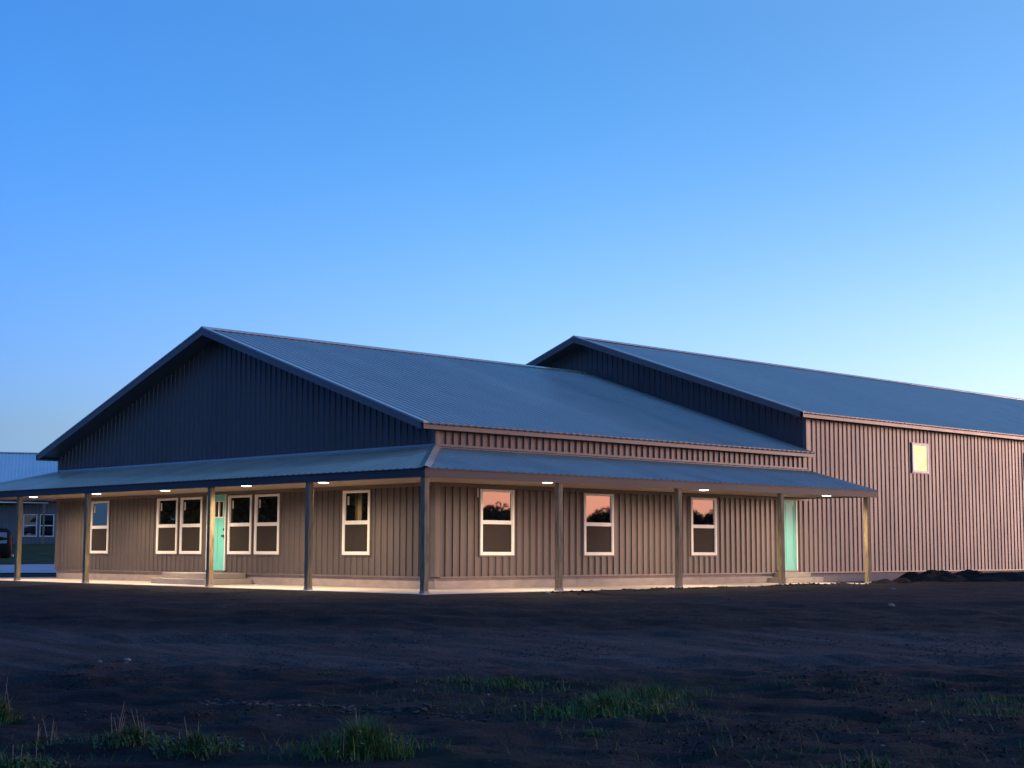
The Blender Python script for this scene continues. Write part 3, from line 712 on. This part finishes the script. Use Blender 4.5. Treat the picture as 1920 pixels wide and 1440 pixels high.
for x in (1.0, -5.2, -11.4, -17.6):
    fpart('porch_post', MB().box(x-.07, x+.07, -1.48, -1.34, -.05, FEZ-.2), M_WOOD)
for a, b, c, d_ in fops_:
    wf = frame_mesh(b-a, c, d_, sw=.07).build('window', M_WHITE, fb, (a, 0, 0), (0, 0, 0))
    wf.scale = (1, -1, 1)
    zm = (c+d_)/2
    MB().box(.06, b-a-.06, -.01, .012, zm, d_-.04).build('pane', M_FARGLASS, wf); MB().box(.06, b-a-.06, -.004, .02, c+.05, zm).build('pane', M_FARGLASS, wf)
fpart('foundation', MB().box(FB0+.05, FB1-.05, .0, .2, -.5, -.01), M_FOUND)
# concrete drive strip
M_DRIVE = mat('pale_drive_concrete', (.36, .37, .38), .8, .06, .3, 0, 1, .3)
dm = MB(); nn = 30
for a in range(nn):
    for b in range(8):
        P = []
        for (i_, j_) in ((a, b), (a+1, b), (a+1, b+1), (a, b+1)):
            p = far(66.5+j_*21.0/8, -26+i_*36/nn); P.append((p.x, p.y, float(terrain(p.x, p.y))+.03))
        dm.quad(*P)
tag(dm.build('drive', M_DRIVE), kind='structure')

# dark van parked on the far drive, nose to the right
def van():
    c = far(89.5, -5.75); z = float(terrain(c.x, c.y))+.02
    o = empty('van', (c.x, c.y, z), frz+RAD(14), label='black van parked on the far drive beyond the leftmost porch post', cat='van')
    M_BODY = mat('black_car_paint', (.004, .005, .007), .45, .1, 2, 0, 1, .12)
    M_CHR = mat('silver_trim', (.35, .37, .4), .25, .05, 5, 0, 1, .6, metal=.8)
    M_TYRE = mat('rubber', (.02, .02, .02), .8, .1, 10)
    secs = [(0.0, .46, .55, 1.0, .78, .62), (.12, .36, .62, 1.12, .88, .70), (.9, .34, .72, 1.22, .98, .80), (1.35, .33, .80, 1.35, 1.0, .84),
            (2.05, .33, .90, 1.98, 1.01, .80), (2.6, .33, .92, 2.12, 1.01, .80), (4.2, .33, .92, 2.17, 1.01, .80), (5.0, .34, .92, 2.13, 1.0, .78), (5.22, .42, .90, 2.0, .97, .74), (5.28, .55, .88, 1.85, .93, .70)]
    V = []; Fc = []; n = 0
    for (x, zb, zm, zt, wb, wt) in secs:
        ring = [(-wb*.92, zb), (-wb, zb+.12), (-wb, zm), (-wb*.985, (zm+zt)/2*.98), (-wt-.03, zt-.10), (-wt+.10, zt-.01), (0, zt+.015),
                (wt-.10, zt-.01), (wt+.03, zt-.10), (wb*.985, (zm+zt)/2*.98), (wb, zm), (wb, zb+.12), (wb*.92, zb)]
        V += [(x, y, z_) for y, z_ in ring]
    R_ = 13
    for i_ in range(len(secs)-1):
        for k in range(R_): Fc.append((i_*R_+k, i_*R_+(k+1) % R_, (i_+1)*R_+(k+1) % R_, (i_+1)*R_+k))
    Fc.append(tuple(range(R_))[::-1]); Fc.append(tuple(range((len(secs)-1)*R_, len(secs)*R_)))
    m = MB(); m.v = V; m.f = Fc; m.m = [0]*len(Fc)
    m.build('body', M_BODY, o, smooth=True)
    for sy in (-1, 1):
        for (x0, x1) in ((1.98, 2.85), (2.95, 3.9), (4.0, 4.95)):
            MB().prism([(x0, sy*.995, 1.22), (x1, sy*1.0, 1.22), (x1, sy*.90, 1.86), (x0+(.12 if x0 < 2 else 0), sy*.90, 1.86)], (0, sy*.02, 0)).build('side_window', M_GLASS, o)
        MB().box(-.02, .10, sy*.62-.16, sy*.62+.16, .72, .88).build('headlight', M_CHR, o, bevel=.02)
        MB().box(5.2, 5.30, sy*.86-.07, sy*.86+.07, .95, 1.5).build('tail_light', mat('red_lens', (.12, .005, .005), .2), o)
        MB().prism([(1.55, sy*1.02, 1.25), (1.75, sy*1.02, 1.25), (1.75, sy*1.24, 1.32), (1.55, sy*1.24, 1.32)], (0, 0, .24)).build('mirror', M_BODY, o, bevel=.02)
        for x in (1.0, 4.25):
            for nm, prof, mm in (('wheel', [(.20, -.12), (.34, -.12), (.37, -.06), (.37, .06), (.34, .12), (.20, .12)], M_TYRE), ('rim', [(0, .09), (.12, .10), (.20, .11), (.20, -.10), (0, -.10)], M_CHR)):
                me = MB().lathe(prof, n=20).mesh(nm, mm); me.transform(Matrix.Rotation(math.pi/2*-sy, 4, 'X'))
                if nm == 'wheel': wh = link(nm, me, o, (x, sy*.90, .37))
                else: link(nm, me, wh)
    MB().prism([(1.42, -.74, 1.40), (1.42, .74, 1.40), (1.98, .70, 1.94), (1.98, -.70, 1.94)], (-.03, 0, .03)).build('windscreen', M_GLASS, o)
    MB().box(5.27, 5.30, -.62, .62, 1.28, 1.80).build('rear_window', M_GLASS, o)
    MB().box(5.28, 5.31, -.16, .16, .80, .92).build('licence_plate', M_WHITE, o)
    MB().box(5.2, 5.38, -.92, .92, .42, .58).build('bumper', M_CHR, o, bevel=.03)
van()
bpy.data.objects['van'].scale = (.93, .93, .93)

# ------------------------------------------------------------------ grass, weeds, stones
M_GRASS = mat('grass_blades', (.055, .125, .03), .7, .5, 5, 0, 1, .2, tint=(.11, .19, .05))
M_WEED = mat('weed_leaves', (.035, .078, .028), .7, .4, 8, 0, 1, .2, tint=(.085, .15, .05))
M_DRY = mat('dry_stalks', (.24, .19, .14), .8, .2, 10, 0, 1, .2)
M_STONE = mat('pale_stone', (.21, .175, .145), .8, .2, 12, .004, 30)
def blade(m, x, y, z, h, w, lean, az, mi=0):
    dx, dy = math.cos(az), math.sin(az); px, py = -dy*w/2, dx*w/2
    a = (x+dx*lean*.35, y+dy*lean*.35, z+h*.55); b = (x+dx*lean, y+dy*lean, z+h)
    m.quad((x-px, y-py, z), (x+px, y+py, z), (a[0]+px*.7, a[1]+py*.7, a[2]), (a[0]-px*.7, a[1]-py*.7, a[2]), mi=mi)
    n = len(m.v); m.v += [(a[0]-px*.7, a[1]-py*.7, a[2]), (a[0]+px*.7, a[1]+py*.7, a[2]), b]; m.f.append((n, n+1, n+2)); m.m.append(mi)
def quick(m, name, mats, parent=None, loc=(0, 0, 0)):
    me = bpy.data.meshes.new(name); me.from_pydata(m.v, [], m.f); me.update()
    for k in mats: me.materials.append(k)
    me.polygons.foreach_set('material_index', m.m); return link(name, me, parent, loc)
rnd = random.Random(3)
def leafy(m, cx, cy, cz, rad, n, hmax, wide=.012, zf=None):
    for _ in range(n):
        r = rad*abs(rnd.gauss(0, .5)); t = rnd.uniform(0, 6.283); x, y = cx+r*math.cos(t), cy+r*math.sin(t)
        z = float(terrain(x, y))-.01 if zf is None else zf
        k = max(.3, 1-r/rad*.6); h = hmax*k*rnd.uniform(.45, 1.0)
        blade(m, x, y, z, h, wide*rnd.uniform(.6, 1.6), h*rnd.uniform(.1, .9), rnd.uniform(0, 6.283))
def tuft(cx, cy, rad, n, h, label, mat_, wide=.012, stalks=0, sh=.25, leaves=0, spread=None):
    spread = spread or (1.05 if mat_ is M_WEED else 1.5)
    z0 = float(terrain(cx, cy)); o = empty('weed_clump', (cx, cy, z0), label=label, cat='weeds', group='weed clumps in the near soil')
    m = MB(); save = rnd
    for _ in range(n):
        r = rad*abs(rnd.gauss(0, .55)); t = rnd.uniform(0, 6.283)
        a_, b_ = r*math.cos(t)*spread, r*math.sin(t); x, y = a_*.697+b_*-.717, a_*.717+b_*.697
        if float(vnoise((cx+x)*6, (cy+y)*6, 7)) < -.12 and rnd.random() < .8: continue
        z = float(terrain(cx+x, cy+y))-z0-.01
        k = max(.25, 1-(r/rad)*.55); hh = h*k*rnd.choice((.35, .5, .7, .9, 1.0))*rnd.uniform(.7, 1.1)
        blade(m, x, y, z, hh, wide*rnd.uniform(.6, 1.7), hh*rnd.uniform(.1, 1.0), rnd.uniform(0, 6.283))
    for _ in range(leaves):
        r = rad*math.sqrt(rnd.random()); t = rnd.uniform(0, 6.283); x, y = r*math.cos(t), r*math.sin(t)
        z = float(terrain(cx+x, cy+y))-z0 + rnd.uniform(.0, h*.7)*(1-r/rad*.5)
        a = rnd.uniform(0, 6.283); s = rnd.uniform(.012, .035); tl = rnd.uniform(-.5, .9)*s
        d = Vector((math.cos(a)*s, math.sin(a)*s, tl)); e_ = Vector((-math.sin(a)*s*.4, math.cos(a)*s*.4, rnd.uniform(-.3, .3)*s))
        c = Vector((x, y, z)); m.quad(c, c+d*.6+e_, c+d*1.4, c+d*.6-e_)
    quick(m, 'foliage', [mat_], o)['kind'] = 'stuff'
    for _ in range(stalks):
        r = rad*.7*math.sqrt(rnd.random()); t = rnd.uniform(0, 6.283); x, y = r*math.cos(t), r*math.sin(t); z = float(terrain(cx+x, cy+y))-z0-.01
        hh = sh*rnd.uniform(.6, 1.1); lx, ly = rnd.gauss(0, .12)*hh, rnd.gauss(0, .12)*hh
        s = MB().tube([(x, y, z), (x+lx*.4, y+ly*.4, z+hh*.5), (x+lx, y+ly, z+hh)], [.0035, .0028, .0015], 4)
        if rnd.random() < .5: s.tube([(x+lx*.4, y+ly*.4, z+hh*.5), (x+lx*.4+.03*rnd.choice((-1, 1)), y+.01, z+hh*.68)], [.002, .001], 4)
        s.build('stalk', M_DRY, o)
    return o
tuft(18.35, -16.85, .38, 1500, .31, 'dense green grass clump at the bottom of the view, left of centre', M_GRASS, .009, 5, .34, 160)
tuft(17.35, -17.65, .36, 900, .20, 'leafy green weed clump with one long pale stalk, between two others at lower left', M_WEED, .012, 5, .24, 260)
tuft(16.55, -17.75, .32, 700, .19, 'leafy weed clump with a bundle of tall dry stalks at lower left', M_WEED, .012, 9, .30, 200)
tuft(14.10, -17.75, .28, 800, .30, 'tall green weed clump at the left edge with dead stems above it', M_WEED, .014, 5, .42, 220)
tuft(17.25, -19.15, .34, 700, .2, 'dark weed clump in the bottom left corner', M_WEED, .014, 5, .28, 260)
tuft(16.2, -18.35, .24, 160, .14, 'thin brownish weeds with a few dry stalks near the bottom left corner', M_WEED, .010, 8, .22, 60)
tuft(21.45, -14.75, .28, 400, .2, 'pale green weeds at the bottom edge, right of centre', M_WEED, .010, 4, .18, 90)
tuft(17.46, -13.17, .72, 1700, .24, 'widest bright green grass patch in the middle of the dark yard', M_GRASS, .008, 3, .2, 200)
tuft(16.86, -11.81, .65, 1100, .22, 'green grass patch behind and right of the widest one', M_GRASS, .008)
tuft(15.05, -12.05, .7, 800, .15, 'sparse yellow green grass patch in the middle distance of the yard', M_GRASS, .008)
tuft(14.3, -12.1, .6, 450, .12, 'small sparse grass patch left of the yellow green one', M_GRASS, .008)
tuft(18.6, -14.52, .24, 260, .06, 'low flat tuft of dark grass in front of the widest patch', M_GRASS, .008)
tuft(12.47, -12.74, .20, 220, .06, 'lone small dark grass tuft left of centre', M_GRASS, .008)
tuft(19.5, -9.4, 1.1, 1000, .11, 'thin green growth near the right edge of the view', M_GRASS, .008)
tuft(20.3, -10.5, .7, 600, .12, 'small green tuft at the right edge, nearer than the thin growth', M_GRASS, .008)
g = MB()
for _ in range(16000):
    x = rnd.uniform(8, 24); y = rnd.uniform(-22, -6); q_ = (x-CAM.x)*VX+(y-CAM.y)*VY
    if q_ > 18.5 or q_ < 8: continue
    if float(fbm(x, y, 1.9, 91, 3)) < .04 + (.15 if (x-16)*.70+(y+13)*.72 < -2 else 0): continue
    h = rnd.choice((.015, .025, .04, .06, .11))*rnd.uniform(.8, 1.2); blade(g, x, y, float(terrain(x, y))-.005, h, .008*rnd.uniform(.6, 1.5), h*rnd.uniform(.2, 1.2), rnd.uniform(0, 6.283))
o = quick(g, 'grass', [M_WEED]); tag(o, label='thin seedlings scattered over the near dark soil', cat='grass', kind='stuff')
def stone(x, y, r, label, squash=.6, cat='stone', group='pale stones on the dark soil', m=M_STONE):
    bm = bmesh.new(); bmesh.ops.create_icosphere(bm, subdivisions=2, radius=r)
    for v in bm.verts:
        k = 1+.35*float(vnoise(v.co.x/r*1.3+x*7, v.co.y/r*1.3+v.co.z/r, 5)); v.co *= k; v.co.z *= squash
    me = bpy.data.meshes.new('stone'); bm.to_mesh(me); bm.free(); me.materials.append(m)
    return tag(link('stone', me, None, (x, y, float(terrain(x, y))+r*squash*.35), (0, 0, x*5)), label=label, cat=cat, group=group)
stone(15.7, -15.71, .022, 'bright white pebble alone left of centre in the near soil')
for x, y in ((16.51, -13.43), (15.5, -12.84), (20.02, -11.65), (20.35, -11.56), (20.73, -13.42), (17.9, -16.2), (15.06, -15.01)):
    stone(x, y, .018, 'small pale pebble half sunk in the near dark soil')
stone(11.9, .72, .07, 'pale lump of clay lying alone to the right of the track', .6)
for x, y, r in ((9.36, -13.59, .05), (9.6, -13.75, .035), (9.2, -13.9, .03)):
    stone(x, y, r, 'pale crumbly clod in a loose group left of centre')
stone(3.5, .25, .06, 'pale clod on the soil just below the first side window', .6)
stone(7.17, 8.29, .07, 'flat pale stone on the soil in front of the last porch posts', .4)
# loose dark clods along the slab edge: uncountable
cl = MB()
ico = bmesh.new(); bmesh.ops.create_icosphere(ico, subdivisions=1, radius=1); iv = [v.co.copy() for v in ico.verts]; ifc = [[v.index for v in f.verts] for f in ico.faces]; ico.free()
def clod(x, y, r):
    b = len(cl.v); z = float(terrain(x, y))
    for c in iv: k = r*rnd.uniform(.7, 1.25); cl.v.append((x+c.x*k, y+c.y*k, z+c.z*k*.7+r*.2))
    for f_ in ifc: cl.f.append(tuple(b+i_ for i_ in f_)); cl.m.append(0)
for _ in range(420): clod(abs(rnd.gauss(0, .35))+2.9, rnd.uniform(.5, 18.5), rnd.choice((.012, .018, .025, .035)))
for _ in range(220):
    x = rnd.uniform(6, 26); y = rnd.uniform(-22, 0); q_ = (x-CAM.x)*VX+(y-CAM.y)*VY
    if 8 < q_ < 40: clod(x, y, rnd.choice((.006, .008, .012, .018)))
tag(quick(cl, 'soil_clods', [M_SOIL]), label='loose dark clods scattered over the yard', cat='soil', kind='stuff')

M_CRUST = mat('dry_crust', (.060, .050, .044), .95, .3, 14, .004, 30, .1, tint=(.11, .095, .085))
cl = MB()
for _ in range(260):
    u_ = rnd.random(); x = 13.4+u_*3.6+rnd.gauss(0, .10); y = -15.3+u_*.9+rnd.gauss(0, .13)+.12*math.sin(u_*17)
    b = len(cl.v); z = float(terrain(x, y)); k_ = rnd.choice((.01, .015, .02, .03)); a = rnd.uniform(0, 3.1)
    for c in iv:
        q1, q2 = c.x*k_*rnd.uniform(1.2, 2.0), c.y*k_*rnd.uniform(.7, 1.1)
        cl.v.append((x+q1*math.cos(a)-q2*math.sin(a), y+q1*math.sin(a)+q2*math.cos(a), z+c.z*k_*.45+k_*.15))
    for f_ in ifc: cl.f.append(tuple(b+i_ for i_ in f_)); cl.m.append(0)
tag(quick(cl, 'soil_crust', [M_CRUST]), label='broken line of pale dried soil crust left of centre', cat='soil', kind='stuff')

cl = MB(); oc = [(1, 0, 0), (-1, 0, 0), (0, 1, 0), (0, -1, 0), (0, 0, 1), (0, 0, -.4)]; of = [(0, 2, 4), (2, 1, 4), (1, 3, 4), (3, 0, 4), (2, 0, 5), (1, 2, 5), (3, 1, 5), (0, 3, 5)]
xs2 = np.random.RandomState(4).uniform(7, 25, 30000); ys2 = np.random.RandomState(5).uniform(-22, -3, 30000)
q2_ = (xs2-CAM.x)*VX+(ys2-CAM.y)*VY; keep = (q2_ > 8.5) & (q2_ < 24) & (fbm(xs2, ys2, 1.4, 33, 3) > .08); xs2, ys2 = xs2[keep], ys2[keep]; zs2 = terrain(xs2, ys2)
for x, y, z in zip(xs2, ys2, zs2):
    k_ = rnd.choice((.007, .009, .012, .016, .024)); b = len(cl.v); a = rnd.uniform(0, 6.28); ca, sa = math.cos(a), math.sin(a)
    for c in oc:
        q1, q2 = c[0]*k_*rnd.uniform(.7, 1.4), c[1]*k_*rnd.uniform(.7, 1.2); cl.v.append((x+q1*ca-q2*sa, y+q1*sa+q2*ca, z+c[2]*k_*.8))
    for f_ in of: cl.f.append(tuple(b+i_ for i_ in f_)); cl.m.append(1 if k_ > .015 and rnd.random() < .25 else 0)
M_GRIT = mat('grey_grit', (.05, .043, .038), .9, .3, 20, 0, 1, .15)
tag(quick(cl, 'soil_grit', [M_SOIL, M_GRIT]), label='fine crumbs and grit scattered in drifts over the near soil', cat='soil', kind='stuff')

# ------------------------------------------------------------------ trees behind the yard, seen only as reflections in the windows
M_LEAF = mat('dark_leaves', (.035, .05, .022), .7, .4, 2, 0, 1, .2); M_BARK = mat('bark', (.06, .045, .035), .9, .2, 6)
def tree_mesh(seed, h):
    r = random.Random(seed); lv = MB()
    lobes = [(r.gauss(0, .13)*h, r.gauss(0, .13)*h, h*r.uniform(.35, .88), h*r.uniform(.10, .2)) for _ in range(13)]
    for _ in range(2600):
        x, y, z, s = r.choice(lobes); d = Vector((r.gauss(0, 1), r.gauss(0, 1), r.gauss(0, .8))); d = d.normalized()*s*r.uniform(.5, 1.1)
        c = Vector((x, y, z))+d; a = Vector((r.gauss(0, 1), r.gauss(0, 1), r.gauss(0, 1))).normalized()*.16; b = a.orthogonal().normalized()*.13
        lv.quad(c-a, c+b, c+a, c-b)
    tk = MB().tube([(0, 0, -.2), (.05*h*.2, 0, h*.3), (0, .02*h, h*.75)], [.03*h, .02*h, .006*h], 8)
    for k in range(5):
        x, y, z, s = lobes[k]; tk.tube([(0, 0, h*.3), (x*.6, y*.6, z*.8), (x, y, z)], [.012*h, .008*h, .003*h], 5)
    return lv, tk
TM = []
for sd_, h_ in ((1, 6), (2, 7.5), (4, 5)):
    lv, tk = tree_mesh(sd_, h_); a = bpy.data.meshes.new('crown'); a.from_pydata(lv.v, [], lv.f); a.materials.append(M_LEAF)
    TM.append((a, tk.mesh('trunk', M_BARK)))
def tree(x, y, k, s, label, group):
    o = empty('tree', (x, y, float(terrain(x, y))), random.uniform(0, 6), label=label, cat='tree', group=group); o.scale = (s, s, s)
    link('crown', TM[k][0], o); link('trunk', TM[k][1], o)
rt = random.Random(12)
for j in range(30):
    az = 33+j*.9+rt.uniform(-.2, .2); dd = rt.uniform(94, 108)
    hh = 4.9+.5*math.sin(az*2.1)+rt.uniform(-.35, .35); k = j % 3
    tree(dd*math.sin(RAD(az)), dd*math.cos(RAD(az)), k, hh/(6, 7.5, 5)[k]*.95, 'tree beyond the yard, a dark outline against the glow in the side windows', 'trees mirrored in the side windows')
for k in range(17):
    az = 180+48+k*.95+rt.uniform(-.3, .3); dd = rt.uniform(62, 80)
    tree(dd*math.sin(RAD(az)), dd*math.cos(RAD(az)), k % 3, rt.uniform(.75, 1.15), 'tree across the yard, mirrored dark in the front windows', 'trees mirrored in the front windows')
